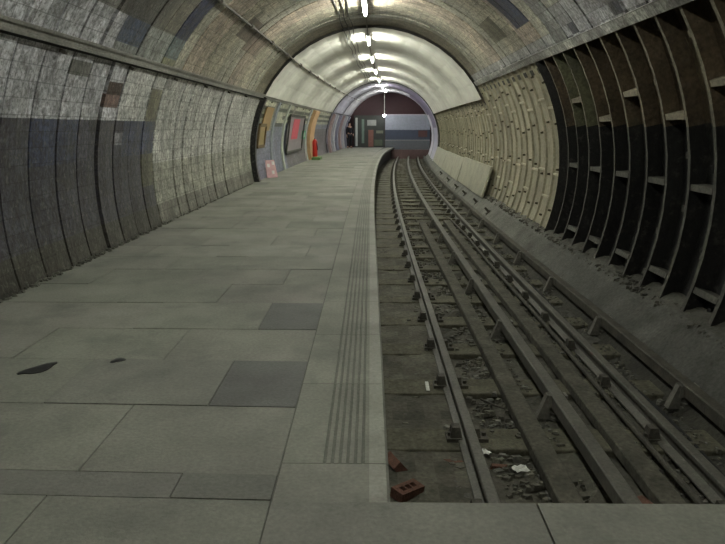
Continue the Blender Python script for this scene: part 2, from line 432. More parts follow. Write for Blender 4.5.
# ------------------------------------------------------------ platform
XE = .085
def px_extra(y): return .00006*(y-30)**3 if y > 30 else 0
PV = (.205,.205,.175)
rows = [YA, -3.4, -2.7, -2.0, -1.3, -.6, .1, .8, 1.5, 2.28, 2.47, 3.15, 3.83, 4.48, 5.2]
y = 5.2
while y < 47.6: y += random.choice((.6, .66, .72)); rows.append(y)
mb = MB()
XB = -.39
for i in range(len(rows)-1):
    a, b = rows[i], rows[i+1]
    if i % 2: js = [-.80, -1.72, -2.62]
    else: js = [-1.3, -2.15]
    if abs(a-2.47) < .01: js = [-1.26, -2.2]
    if abs(a-3.15) < .01: js = [-.86, -1.76, -2.6]
    if abs(a-3.83) < .01: js = [-1.32, -2.3]
    if abs(a-4.48) < .01: js = [-.82, -1.75]
    if i > 14: js = [q+random.uniform(-.12, .12) for q in js]
    xs = [XB]+js+[-3.28]
    for j in range(len(xs)-1):
        x1, x0 = xs[j], xs[j+1]; g = .0032; dz = random.uniform(-.003, .002)
        c = jit(PV, .09)
        if j == 0 and (abs(a-3.15) < .01 or abs(a-4.48) < .01): c = (.125,.125,.118)
        if abs(a-2.28) < .01: c = jit((.16,.16,.14), .05)
        if j == 1 and abs(a-3.15) < .01: c = (.19,.19,.165)
        if random.random() < .07 and i > 15: c = tuple(q*.78 for q in c)
        sk = lambda x, y_: -.03*(x-XB)*min(1, max(0, (6-y_)/3)) if y_ > 1 else 0
        A = [(cx(a)+x0+g, a+g+sk(x0, a), -.08), (cx(a)+x1-g, a+g+sk(x1, a), -.08), (cx(b)+x1-g, b-g+sk(x1, b), -.08), (cx(b)+x0+g, b-g+sk(x0, b), -.08)]
        B = [(p[0], p[1], dz) for p in A]
        mb.hexa(A, B, c)
# bedding under the slabs
for i in range(len(rows)-1):
    a, b = rows[i], rows[i+1]
    mb.quad([(cx(a)-3.3, a, -.008), (cx(a)-.3, a, -.008), (cx(b)-.3, b, -.008), (cx(b)-3.3, b, -.008)], None, (.10,.098,.083))
platform = struct(mb.build('floor', M['paving']))
# coping with its ribbed strip
mb = MB()
def cop(a, b, ribs, c, c2, e0, e1):
    prof = [(XB+.006, 0)]
    if ribs:
        x = -.205
        for k in range(6):
            prof += [(x, 0), (x+.004, -.005), (x+.011, -.005), (x+.015, 0)]; x += .034
    prof += [(-.002, 0)]
    def strip(pr, col):
        for u in range(len(pr)-1):
            (xa, za), (xb, zb) = pr[u], pr[u+1]
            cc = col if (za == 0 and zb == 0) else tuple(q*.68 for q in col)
            mb.quad([(cx(a)+xa+e0, a+.003, za), (cx(a)+xb+e0, a+.003, zb), (cx(b)+xb+e1, b-.003, zb), (cx(b)+xa+e1, b-.003, za)], None, cc)
    strip(prof, c)
    strip([(-.002, 0), (0, 0)], tuple(q*.7 for q in c2)); strip([(0, .0), (XE-.012, 0), (XE, -.012), (XE, -.10), (-.12, -.13)], c2)
cy = [YA+.9*i for i in range(7)]+[1.68, 2.25, 2.57]
y = 2.57
while y < 47.6: y += .9; cy.append(y)
for i in range(len(cy)-1):
    a, b = cy[i], cy[i+1]
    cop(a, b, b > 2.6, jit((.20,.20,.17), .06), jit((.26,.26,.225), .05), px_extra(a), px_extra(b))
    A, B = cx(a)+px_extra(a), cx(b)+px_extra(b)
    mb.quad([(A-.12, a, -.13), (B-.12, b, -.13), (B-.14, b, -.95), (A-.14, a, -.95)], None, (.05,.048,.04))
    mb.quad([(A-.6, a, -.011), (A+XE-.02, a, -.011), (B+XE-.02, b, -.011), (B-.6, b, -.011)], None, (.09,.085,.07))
struct(mb.build('trim_2', M['paving']))
# cross deck in the foreground
mb = MB()
xs = [XB, .66, 1.70, 3.2]
for j in range(3):
    for (a, b) in ((YA, -2.2), (-2.2, -.2), (-.2, 1.2), (1.2, 2.27)):
        mb.box(xs[j]+.004, xs[j+1]-.004, a+.003, b-.003, -.16, .004 if j else .003, jit((.20,.20,.172), .05))
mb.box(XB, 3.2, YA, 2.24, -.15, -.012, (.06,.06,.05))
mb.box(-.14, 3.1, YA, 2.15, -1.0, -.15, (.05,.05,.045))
struct(mb.build('floor', M['paving']), 'concrete cross deck at the near end of the track')

# dark tarry stains on the platform
def blob(x, y, rx, ry, rz, label, col=(.012,.012,.011)):
    mb = MB(); n = 22; pts = []
    for i in range(n):
        a = 2*PI*i/n; k = 1+.18*math.sin(3*a+x*9)+random.uniform(-.1, .1)
        px, py = rx*k*math.cos(a), ry*k*math.sin(a)
        pts.append((x+px*math.cos(rz)-py*math.sin(rz), y+px*math.sin(rz)+py*math.cos(rz)))
    mb.quad([(p[0], p[1], .0045) for p in pts], None, col)
    for i in range(n):
        p, q = pts[i], pts[(i+1) % n]
        mb.quad([(p[0], p[1], .0045), (q[0], q[1], .0045), (q[0], q[1], .0), (p[0], p[1], .0)], None, col)
    tag(mb.build('puddle', M['gloss']), label, 'puddle')
blob(-2.03, 3.68, .115, .055, 1.0, 'larger black wet puddle on the platform paving at left', (.010,.010,.009))
blob(-1.60, 3.83, .046, .035, .9, 'small black wet puddle on the paving, right of the larger one')

# ------------------------------------------------------------ track bed and haunch
BED = -.825
def bedz(x, y):
    return (BED if x > .74 else -.797)+(.022 if x > .74 else .008)*math.sin(x*7.1+y*3.3)*math.sin(y*2.1-x*2.3)+.014*(1 if x > .74 else .4)*math.sin(x*19+y*13)+random.uniform(-.012, .012)*(1 if x > .74 else .5)
mb = MB(); ys = edges(2.1, Y3, .16); xsg = edges(-.2, 2.75, .13)
grid = [[(cx(yy)+x, yy, bedz(x, yy)) for x in xsg] for yy in ys]
for i in range(len(ys)-1):
    for j in range(len(xsg)-1):
        x = xsg[j]
        c = (.088,.083,.064) if x < .65 else (.075,.071,.056)
        if x > 2.2: c = (.05,.048,.04)
        mb.quad([grid[i][j], grid[i][j+1], grid[i+1][j+1], grid[i+1][j]], None, jit(c, .2))
struct(mb.build('floor', M['concrete']), 'dirty concrete track bed')
mb = MB(); ys = edges(-4, Y3, .25)
def hprof(yy):
    r = random.Random(int(yy*100))
    return [(2.46, -.86), (2.62, -.70), (2.66, -.655), (2.80, -.53), (2.93, -.40), (3.03, -.335+r.uniform(-.02,.02)), (3.10, -.30+r.uniform(-.03,.03)), (3.20, -.27+r.uniform(-.03,.03)), (3.6, -.25)]
hp = [hprof(yy) for yy in ys]
for i in range(len(ys)-1):
    for j in range(8):
        a, b = ys[i], ys[i+1]
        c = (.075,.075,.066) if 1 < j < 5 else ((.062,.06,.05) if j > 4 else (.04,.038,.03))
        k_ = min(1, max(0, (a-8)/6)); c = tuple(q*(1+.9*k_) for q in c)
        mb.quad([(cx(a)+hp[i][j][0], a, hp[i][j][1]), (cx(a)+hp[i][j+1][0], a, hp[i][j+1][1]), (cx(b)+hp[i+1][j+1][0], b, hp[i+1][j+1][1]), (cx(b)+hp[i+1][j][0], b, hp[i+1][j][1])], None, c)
struct(mb.build('trim_3', M['concrete'], smooth=30))

# sleepers
YS = [3.35+.98*i for i in range(45)]
ords = {0:'nearest', 1:'second', 2:'third', 3:'fourth', 4:'fifth', 5:'sixth', 6:'seventh', 7:'eighth'}
mbs = MB(); w_ = .17
mbs.box(-.98, 1.72, -w_, w_, -.16, .0, (.088,.083,.058), top=.985)
sl0 = mbs.build('railway_sleeper', M['timber'], bevel=.012)
YT = (0,)
for i, y in enumerate(YS):
    o = sl0 if i == 0 else sl0.copy()
    if i: COL.objects.link(o)
    o.location = (cx(y)+.90, y, -.785); o.rotation_euler = (0,0,heading(y))
    if i < 8: tag(o, '%s sleeper in the track counted from the concrete cross deck' % ords[i], 'sleeper', 'sleepers along the track')
    elif i == 44: tag(o, 'farthest sleeper in the track, below the end wall', 'sleeper', 'sleepers along the track')
    else: tag(o, 'dusty brown sleeper in the middle or far stretch of the track', 'sleeper', 'sleepers along the track')

# rails
def path(x, y0, y1, st=1.0): return [(cx(y)+x, y, heading(y)) for y in edges(y0, y1, st)]
def railprof(top, h=.14, hw=.036, fw=.068):
    t = top; b = top-h
    return [(-fw, b), (fw, b), (fw, b+.012), (.012, b+.03), (.010, t-.045), (hw, t-.035), (hw, t-.006), (hw-.006, t), (-hw+.006, t), (-hw, t-.006), (-hw, t-.035), (-.010, t-.045), (-.012, b+.03), (-fw, b+.012)][::-1]
chair_mesh = None
def make_chair():
    mb = MB()
    mb.box(-.15, .15, -.065, .065, .0, .03)
    mb.box(-.125, -.040, -.05, .05, .03, .105, top=.72)
    mb.box(.040, .095, -.05, .05, .03, .095, top=.72)
    for s in (-.125, .125): mb.tube([(s, 0, .028), (s, 0, .055)], .018, 6)
    return mb
def rail(x, y0, top, name, label, chairs=True, prof=None, m='steel', off=0):
    mb = MB(); mb.extrude(prof or railprof(top), path(x, y0, Y3-.2))
    o = mb.build(name, M[m], origin=(x, y0, top), smooth=30)
    tag(o, label, 'rail')
    return o
global_chair = None
def add_chairs(o, x, flip=1):
    global global_chair
    for i, y in enumerate(YS):
        if global_chair is None:
            c = make_chair().build('rail_chair', M['darksteel']); global_chair = c
        else:
            c = global_chair.copy(); COL.objects.link(c)
        c.parent = o; c.location = Vector((cx(y)+x, y, -.787))-o.location
        c.rotation_euler = (0,0,heading(y)+(PI if flip < 0 else 0))
r1 = rail(.715, 2.2, -.64, 'running_rail', 'steel running rail nearest the platform edge'); add_chairs(r1, .715)
r2 = rail(2.15, 2.2, -.64, 'running_rail', 'steel running rail on the tunnel wall side of the track'); add_chairs(r2, 2.15)
# conductor rails on insulators
def insulator():
    mb = MB()
    mb.tube([(0,0,0), (0,0,.02)], .075, 12); mb.tube([(0,0,.02), (0,0,.05), (0,0,.055), (0,0,.085), (0,0,.09), (0,0,.115)], [.05,.062,.045,.058,.042,.05], 12)
    mb.box(-.075, -.05, -.045, .045, .10, .20, top=.9); mb.box(.05, .075, -.045, .045, .10, .20, top=.9); mb.box(-.075, .075, -.045, .045, .10, .12)
    mb.hexa([(-.16,-.035,0),(-.06,-.035,0),(-.06,.035,0),(-.16,.035,0)], [(-.085,-.03,.20),(-.05,-.03,.20),(-.05,.03,.20),(-.085,.03,.20)])
    return mb
ins = None
def cond(x, top, label, ys, w=.05, bz=-.80, h=.10):
    global ins
    hp_ = [(-w, top-h), (w, top-h), (w, top-.008), (w-.008, top), (-w+.008, top), (-w, top-.008)][::-1]
    mb = MB(); mb.extrude(hp_, path(x, 2.2, Y3-.2)); o = mb.build('conductor_rail', M['steel' if x < 2 else 'darksteel'], origin=(x, 2.2, top), smooth=30)
    tag(o, label, 'rail')
    for y in ys:
        if ins is None: ins = insulator().build('insulator', M['porcelain']); c = ins
        else: c = ins.copy(); COL.objects.link(c)
        c.parent = o; c.location = Vector((cx(y)+x, y, bz))-o.location; c.rotation_euler = (0,0,heading(y))
    return o
cond(1.48, -.60, 'raised centre conductor rail on ceramic insulators between the running rails', [4.72+1.96*i for i in range(22)])
cond(2.59, -.575, 'outer conductor rail along the foot of the sloping concrete by the iron wall', [4.9+1.9*i for i in range(22)], bz=-.79)
# long boards either side of the centre rail
def board(x, y1, label):
    mb = MB(); pr = [(-.075, -.79), (.075, -.79), (.075, -.717), (.067, -.71), (-.067, -.71), (-.075, -.717)][::-1]
    mb.extrude(pr, path(x, 2.2, y1), (.078,.073,.057)); tag(mb.build('timber_board', M['timber'], origin=(x, 2.2, -.75)), label, 'board', 'long boards laid beside the centre rail')
board(1.20, 14.8, 'long dusty timber board on the platform side of the centre rail')
board(1.80, 15.2, 'long dusty timber board on the wall side of the centre rail')
mb = MB(); mb.tube([(2.33+.02*math.sin(y*1.7), y, -.79+.008*math.sin(y*3)) for y in edges(2.3, 16, .5)], .014, 6)
tag(mb.build('cable', M['black']), 'thin black cable lying between running rail and outer conductor rail', 'cable')
mb = MB(); mb.tube([(1.98+.012*math.sin(y*1.1), y, -.74) for y in edges(2.3, 15.5, .5)], .022, 8)
tag(mb.build('cable', M['darksteel']), 'thick dusty cable clipped beside the wall side running rail', 'cable')

# rubble
def rock(mb, x, y, z, s, c):
    pts = []
    a0 = random.uniform(0, PI); sx, sy, sz = s*random.uniform(.7, 1.6), s*random.uniform(.5, 1), s*random.uniform(.2, .5)
    for dz in (0, 1):
        for k in range(4):
            a = a0+PI/2*k+random.uniform(-.35, .35); q = (1 if dz == 0 else .72)*random.uniform(.8, 1.1)
            pts.append((x+math.cos(a)*sx*q, y+math.sin(a)*sy*q, z-.02+dz*(sz+.02)+random.uniform(-.1, .1)*s))
    mb.hexa(pts[:4], pts[4:], c)
mb = MB()
for i in range(3200):
    y = 2.6+abs(random.gauss(0, 1))*7 if random.random() < .8 else random.uniform(3, 44)
    u = random.random()
    x = random.uniform(.85, 1.15) if u < .33 else random.uniform(.05, .6) if u < .37 else random.uniform(.55, .64) if u < .5 else random.uniform(1.26, 1.4) if u < .6 else random.uniform(1.88, 2.5)
    if y > 46: continue
    ph_ = ((y-3.35) % .98)
    on = ph_ < .2 or ph_ > .78
    if x < 1.2 and on and random.random() < .93: continue
    s = random.uniform(.012, .035)*(1.25 if x < 1.2 else .9)
    rock(mb, cx(y)+x, y, (-.79 if on else BED)+.01, s, jit(random.choice(((.125,.12,.095), (.10,.095,.077), (.14,.137,.12))), .2))
tag(mb.build('rubble', M['rubble']), 'loose grey rubble scattered between the rails and sleepers', 'rubble', kind='stuff')
mb = MB()
for i in range(700):
    y = random.uniform(3.2, 17); x = random.uniform(2.98, 3.12)
    rock(mb, x+cx(y), y, -.36+(x-2.98)*.4, random.uniform(.012, .035), jit((.085,.082,.068), .3))
tag(mb.build('rubble', M['rubble']), 'grey rubble gathered along the foot of the iron wall', 'rubble', kind='stuff')
mb = MB()
for i in range(420):
    y = random.uniform(5, 17); x = -3.165+cx(y)+random.uniform(0, .06)
    rock(mb, x, y, 0.01, random.uniform(.008, .028)*(1.2 if y < 10 else .7), jit((.13,.13,.11), .3))
tag(mb.build('grit', M['rubble']), 'crumbled grit lying along the foot of the left wall', 'grit', kind='stuff')

# bricks, papers
def brick(x, y, z, rz, tilt, label, pale=False):
    mb = MB(); L_, W_, H_ = .2, .1, .065
    xs = [-L_/2, -.062, -.028, -.017, .017, .028, .062, L_/2]; ysb = [-W_/2, -.02, .02, W_/2]
    hole = {1, 3, 5}
    for i in range(7):
        for j in range(3):
            h = i in hole and j == 1
            x0, x1, y0, y1 = xs[i], xs[i+1], ysb[j], ysb[j+1]
            if h:
                c = (.02,.01,.008)
                for (a, b) in (((x0,y0),(x1,y0)), ((x1,y0),(x1,y1)), ((x1,y1),(x0,y1)), ((x0,y1),(x0,y0))):
                    mb.quad([(a[0],a[1],H_), (b[0],b[1],H_), (b[0],b[1],0), (a[0],a[1],0)])
            else:
                mb.quad([(x0,y0,H_), (x1,y0,H_), (x1,y1,H_), (x0,y1,H_)]); mb.quad([(x0,y0,0), (x0,y1,0), (x1,y1,0), (x1,y0,0)])
    a, b, c_, d = (-L_/2,-W_/2), (L_/2,-W_/2), (L_/2,W_/2), (-L_/2,W_/2)
    for (p, q) in ((a,b),(b,c_),(c_,d),(d,a)): mb.quad([(p[0],p[1],0), (q[0],q[1],0), (q[0],q[1],H_), (p[0],p[1],H_)])
    o = mb.build('brick', M['brickred']); o.location = (x, y, z); o.rotation_euler = (tilt[0], tilt[1], rz)
    tag(o, label, 'brick', 'perforated red bricks'); return o
brick(.235, 3.60, -.80, .75, (.10, .1), 'perforated red brick lying in the track corner, nearer to the cross deck')
brick(.16, 3.95, -.81, 1.9, (.9, .1), 'perforated red brick tipped on its side against the platform face')
mb = MB(); rock(mb, 0, 0, 0, .075, (.17,.08,.06)); o = mb.build('brick_fragment', M['brickred']); o.location = (.58, 4.03, -.82); tag(o, 'broken red brick fragment left of the platform side running rail', 'brick fragment')
mb = MB(); rock(mb, 0, 0, 0, .075, (.15,.09,.06)); o = mb.build('brick_fragment', M['brickred']); o.location = (.89, 3.98, -.83); tag(o, 'flat reddish brick fragment between rail and white paper', 'brick fragment')
mb = MB(); mb.box(-.075, .075, -.06, .06, 0, .05); o = mb.build('brick_fragment', M['brickred'], bevel=.006); o.location = (1.64, 3.5, -.82); o.rotation_euler = (0, 0, .3); tag(o, 'reddish brick half between the centre rail and the wall side board', 'brick fragment')
def scrap(x, y, z, w, d, label, rz=0, name='paper_scrap', col=(.55,.55,.52)):
    mb = MB(); n = 5; g = [[(-w/2+w*i/(n-1)+random.uniform(-.1,.1)*w/n, -d/2+d*j/(n-1)+random.uniform(-.1,.1)*d/n, random.uniform(0, .25)*min(w, d)) for i in range(n)] for j in range(n)]
    for j in range(n-1):
        for i in range(n-1): mb.quad([g[j][i], g[j][i+1], g[j+1][i+1], g[j+1][i]])
    o = mb.build(name, M['paper']); o.location = (x, y, z); o.rotation_euler = (0,0,rz)
    m = o.modifiers.new('s', 'SOLIDIFY'); m.thickness = .002
    tag(o, label, 'litter')
scrap(1.02, 3.92, -.80, .10, .08, 'larger crumpled white paper scrap among rubble before the board', .3)
scrap(.82, 4.13, -.79, .06, .07, 'smaller crumpled white paper scrap beside the near running rail', .9)
mb = MB(); mb.box(-.016, .016, -.10, .10, 0, .006, top=.9); o = mb.build('white_strip', M['paper'], bevel=.002); o.location = (.51, 5.28, -.775); o.rotation_euler = (0,0,-.02); tag(o, 'small white plastic strip lying between platform and near running rail', 'litter')
mb = MB(); mb.tube([(.93, 5.0, -.77), (1.03, 4.86, -.765), (1.1, 4.82, -.775)], [.008,.01,.005], 6); tag(mb.build('stick', M['darksteel']), 'thin dark bent stick on the track between rail and board', 'stick')

# ------------------------------------------------------------ pale boards over the haunch further down
def panel(y0, y1, label, z0, z1, xo):
    mb = MB(); ys = edges(y0, y1, .8)
    for i in range(len(ys)-1):
        a, b = ys[i], ys[i+1]
        def q(y, x, z): return (cx(y)+x, y, z)
        mb.hexa([q(a, xo, z0), q(b, xo, z0), q(b, xo+.05, z0), q(a, xo+.05, z0)], [q(a, 3.10, z1), q(b, 3.10, z1), q(b, 3.16, z1), q(a, 3.16, z1)], (.33,.325,.25))
    tag(mb.build('haunch_panel', M['cream_iron'], origin=(cx(y0)+3, y0, 0)), label, 'panel', 'pale panels leaning over the concrete slope')
panel(16.9, 22.4, 'nearest pale cream panel leaning along the foot of the right wall', -.36, .44, 2.88)
panel(22.5, 29.0, 'middle pale cream panel along the foot of the right wall', -.38, .40, 2.86)
panel(29.1, 36.6, 'farthest pale cream panel along the foot of the right wall', -.38, .38, 2.86)
# small dark brackets on the slope below the panels
brk = None
for i, (y, x) in enumerate([(15.2, 2.8), (17.2, 2.82), (19.4, 2.8), (21.6, 2.8), (24.5, 2.8), (28, 2.8)]):
    if brk is None:
        mb = MB(); mb.box(-.03, .03, -.035, .035, 0, .14, top=.8); mb.box(-.09, .05, -.05, .05, -.03, .02); brk = mb.build('cable_bracket', M['darksteel']); o = brk
    else: o = brk.copy(); COL.objects.link(o)
    o.location = (cx(y)+x, y, -.52); o.rotation_euler = (0, -.75, heading(y))
    tag(o, ['nearest','second','third','fourth','fifth','farthest'][i]+' small dark cable bracket fixed to the concrete slope', 'bracket', 'brackets on the concrete slope')

# ------------------------------------------------------------ trunking on the left wall
def along(mb, prof, phi, y0, y1, rad, col, step=1.0):
    """prof: closed list of (inward, up-tangent) offsets"""
    ys = edges(y0, y1, step); n = len(prof); st = len(mb.v)
    for y in ys:
        for (inw, up) in prof:
            r = rad-inw; mb.v.append(P(y, r, phi-up/rad))
    for i in range(len(ys)-1):
        for j in range(n):
            a = st+i*n+j; b = st+i*n+(j+1) % n
            mb.f.append((a, b, b+n, a+n)); mb.c.append(col); mb.uv.append([(0,0)]*4)
PT = phi_left(2.26)
mb = MB(); along(mb, [(-.1, -.045), (.045, -.045), (.045, .045), (-.1, .045)], PT, YA, Y3, R0, (1,1,1))
tr = mb.build('cable_trunking', M['greymetal']); tag(tr, 'long grey cable trunking running along the upper left wall', 'trunking')
mb = MB(); along(mb, [(.043, -.056), (.058, -.056), (.058, -.026), (.043, -.026)], PT, YA, Y3, R0, (1,1,1)); along(mb, [(.043, .026), (.058, .026), (.058, .056), (.043, .056)], PT, YA, Y3, R0, (1,1,1))
mb.build('lid_rail', M['greymetal'], tr)
mb = MB(); along(mb, [(.0, -.062), (.025, -.062), (.032, -.075), (.025, -.088), (0, -.088)], PT, YA, Y3, R0, (1,1,1)); mb.build('cable', M['black'], tr)
brk = None
for i in range(24):
    y = 4.5+i*1.8
    mb = MB(); p = PT
    mb.hexa([P(y, 3.26, p+.04), P(y+.05, 3.26, p+.04), P(y+.05, 3.19, p+.04), P(y, 3.19, p+.04)], [P(y, 3.26, p+.03), P(y+.05, 3.26, p+.03), P(y+.05, 3.19, p+.03), P(y, 3.19, p+.03)])
    mb.build('bracket', M['darksteel'], tr)
# conduit on the left of the vault
pc = math.radians(131)
mb = MB(); mb.tube([P(y, R0-.035-(.07 if Y1-.2 < y else 0), pc-(.0 if y < 9 else (y-9)*.0012)) for y in edges(YA, Y3-1, .7)], .02, 8)
cd = mb.build('ceiling_conduit', M['conduit']); tag(cd, 'thin grey conduit with couplings running along the left of the vault', 'conduit')
for i in range(18):
    y = 5.0+i*2.3; mb = MB(); c = P(y, R0-.035-(.07 if Y1-.2 < y else 0), pc-(.0 if y < 9 else (y-9)*.0012)); h = cx(y+.1)-cx(y)
    mb.tube([(c[0], y, c[2]), (c[0]+h, y+.16, c[2])], .042, 8); mb.build('coupling', M['conduit'], cd)
# thin cables running along the vault left of the lights
for i, (a0, lb) in enumerate([(103.2, 'thin dark cable along the vault, farthest left of three beside the lights'), (101.2, 'thin dark cable along the vault, middle of three beside the lights'), (99.2, 'thin dark cable along the vault, the closest to the lights of three')]):
    mb = MB(); mb.tube([P(y, R0-.02-(.10 if y > Y1-.3 else 0), math.radians(a0)+.006*math.sin(y*2+i)) for y in edges(YA, Y3-1, .4)], .011, 6)
    tag(mb.build('cable', M['black']), lb, 'cable')
# couple of upright cables hanging across light zone
# ------------------------------------------------------------ fluorescent fittings
def tubemat(s): return mat('lit_tube_%g' % s, (1,1,1), emit=((.98,1.0,.89), s))
tm = {}
names = ['', '', 'farther unseen', 'nearest visible', 'second', 'third', 'fourth', 'fifth', 'sixth', 'seventh']
for i, (y, s) in enumerate(TUBES):
    if s not in tm: tm[s] = tubemat(s)
    X = cx(y)-.13; zt = 3.80
    rt = empty('fluorescent_light', (X, y, zt), heading(y))
    mb = MB(); mb.box(-.045, .045, -.80, .80, .035, .085); mb.box(-.02, .02, -.75, .75, .085, .10); mb.build('fitting_body', M['fitting'], rt)
    mb = MB(); mb.tube([(0,-.75,0), (0,.75,0)], .022, 12); mb.build('lit_tube', tm[s], rt)
    for e in (-1, 1):
        mb = MB(); mb.box(-.025, .025, e*.77-.02, e*.77+.02, -.025, .04); mb.build('tube_holder', M['fitting'], rt)
        mb = MB(); mb.tube([(0, e*.6, .09), (0, e*.6, .20)], .01, 6); mb.build('hanger', M['conduit'], rt)
    lab = ['lit fluorescent fitting behind the camera end of the vault', 'lit fluorescent fitting above the foreground deck', 'lit fluorescent fitting in the near vault over the platform',
           'nearest lit fluorescent fitting in view, at the top edge of the picture', 'second lit fluorescent fitting in view, at the start of the white lining', 'third lit fluorescent fitting in view along the crown',
           'fourth lit fluorescent fitting in view along the crown', 'fifth lit fluorescent fitting in view along the crown', 'sixth lit fluorescent fitting in view along the crown', 'farthest lit fluorescent fitting, next to the maroon end wall'][i]
    tag(rt, lab, 'light', 'fluorescent fittings along the crown')
mb = MB(); mb.tube([(cx(y)-.13+.0, y, 3.93 if y < Y1-.1 else 3.87) for y in edges(YA, Y3-1, .8)], .014, 6)
tag(mb.build('ceiling_conduit', M['conduit']), 'dark conduit along the crown joining the fluorescent lights', 'conduit')

# ------------------------------------------------------------ things on the left wall
def wall_board(y0, y1, z0, z1, name, label, cat, col, frame=None, art=None, rad=3.19):
    """a thin board screwed to the curved left wall"""
    def pt(y, z, r=rad): return P(y, r, phi_left(z, rad))
    mb = MB(); nz = 4; zs = [z0+(z1-z0)*i/nz for i in range(nz+1)]; ys = edges(y0, y1, .5)
    for i in range(len(ys)-1):
        for j in range(nz):
            a, b = ys[i], ys[i+1]
            mb.hexa([pt(a, zs[j]), pt(b, zs[j]), pt(b, zs[j+1]), pt(a, zs[j+1])], [pt(a, zs[j], rad-.03), pt(b, zs[j], rad-.03), pt(b, zs[j+1], rad-.03), pt(a, zs[j+1], rad-.03)], col)
    o = mb.build(name, M['attr'], origin=pt((y0+y1)/2, z0)); tag(o, label, cat)
    if frame:
        mb = MB(); org = Vector(o.location)
        def sub(p): return tuple(Vector(p)-org)
        for (ya, yb, za, zb) in ((y0-.05, y0+.05, z0, z1), (y1-.05, y1+.05, z0, z1), (y0, y1, z0-.05, z0+.04), (y0, y1, z1-.04, z1+.05)):
            mb.hexa([sub(pt(ya, za)), sub(pt(yb, za)), sub(pt(yb, zb)), sub(pt(ya, zb))], [sub(pt(ya, za, rad-.05)), sub(pt(yb, za, rad-.05)), sub(pt(yb, zb, rad-.05)), sub(pt(ya, zb, rad-.05))], frame)
        mb.build('frame', M['attr'], o)
    for a in (art or []):
        (ya, yb, za, zb, c) = a; mb = MB(); org = Vector(o.location)
        sub = lambda p: tuple(Vector(p)-org)
        mb.hexa([sub(pt(ya, za, rad-.03)), sub(pt(yb, za, rad-.03)), sub(pt(yb, zb, rad-.03)), sub(pt(ya, zb, rad-.03))], [sub(pt(ya, za, rad-.037)), sub(pt(yb, za, rad-.037)), sub(pt(yb, zb, rad-.037)), sub(pt(ya, zb, rad-.037))], c)
        mb.build('panel_patch', M['attr'], o)
    return o
wall_board(18.3, 19.5, 1.35, 2.0, 'notice_board', 'golden brown notice board on the banded tile wall, upper of two', 'board', (.30,.20,.09))
wall_board(17.9, 18.9, .92, 1.5, 'notice_board', 'ochre brown notice board on the blue-grey tiles, lower of two', 'board', (.26,.20,.08), frame=(.12,.08,.03))
wall_board(23.2, 27.2, .55, 1.85, 'poster_panel', 'large dark framed poster panel with a red poster on the left wall', 'poster', (.21,.19,.20), frame=(.05,.05,.04),
    art=[(24.3, 25.9, 1.0, 1.75, (.50,.06,.09)), (24.6, 24.85, 1.05, 1.65, (.6,.5,.5)), (25.2, 25.4, 1.15, 1.6, (.45,.38,.38))])
wall_board(27.5, 28.4, .95, 1.3, 'green_sign', 'small green sign on the left wall beside the red poster', 'sign', (.04,.25,.13), art=[(27.75, 28.1, 1.03, 1.22, (.35,.5,.4))])
# leaning pink and white board
t = empty('leaning_placard', (-2.93+cx(18.9), 18.9, 0.003), -.75)
mb = MB(); mb.hexa([(-.02,-.2,0),(.0,-.2,0),(.0,.2,0),(-.02,.2,0)], [(-.14,-.16,.5),(-.12,-.16,.5),(-.12,.16,.5),(-.14,.16,.5)], (.58,.36,.37)); mb.build('placard', M['attr'], t)
for k, (ya, za) in enumerate(((-.13, .3), (.0, .1), (.05, .36))):
    mb = MB(); mb.hexa([(.004-.24*za,ya,za),(.012-.24*za,ya,za),(.012-.24*za,ya+.09,za),(.004-.24*za,ya+.09,za)], [(.004-.24*(za+.1),ya,za+.1),(.012-.24*(za+.1),ya,za+.1),(.012-.24*(za+.1),ya+.09,za+.1),(.004-.24*(za+.1),ya+.09,za+.1)], (.7,.68,.66)); mb.build('white_patch', M['attr'], t)
tag(t, 'small pink and white placard leaning against the left wall at floor level', 'sign')
# cream orange pilaster
def pilaster(y0, y1, rad, col, name, label, z1=2.2):
    dd = .14 if y1-y0 > .3 else .055
    mb = MB(); ph = edges(phi_left(z1, rad), phi_left(-.02, rad), .12)
    for j in range(len(ph)-1):
        mb.hexa([P(y0, rad, ph[j]), P(y1, rad, ph[j]), P(y1, rad, ph[j+1]), P(y0, rad, ph[j+1])], [P(y0, rad-dd, ph[j]), P(y1, rad-dd, ph[j]), P(y1, rad-dd, ph[j+1]), P(y0, rad-dd, ph[j+1])], col)
    o = mb.build(name, M['attr']); struct(o, label)
pilaster(29.4, 30.9, 3.22, (.52,.33,.17), 'trim_4', 'cream orange pilaster on the left wall')
pilaster(20.2, 20.45, 3.23, (.26,.28,.30), 'trim_5', 'slim grey pilaster')
pilaster(22.4, 22.65, 3.23, (.40,.42,.36), 'trim_6', 'slim pale pilaster')
pilaster(28.6, 28.85, 3.23, (.40,.42,.42), 'trim_7', 'slim pale pilaster')
for i, y in enumerate((37.6, 39.5, 41.5, 43.3, 45.2, 46.8)):
    pilaster(y, y+.45, 3.18, ((.30,.22,.22), (.42,.42,.46), (.2,.2,.26))[i % 3], 'trim_%d' % (8+i), 'slim far pilaster')
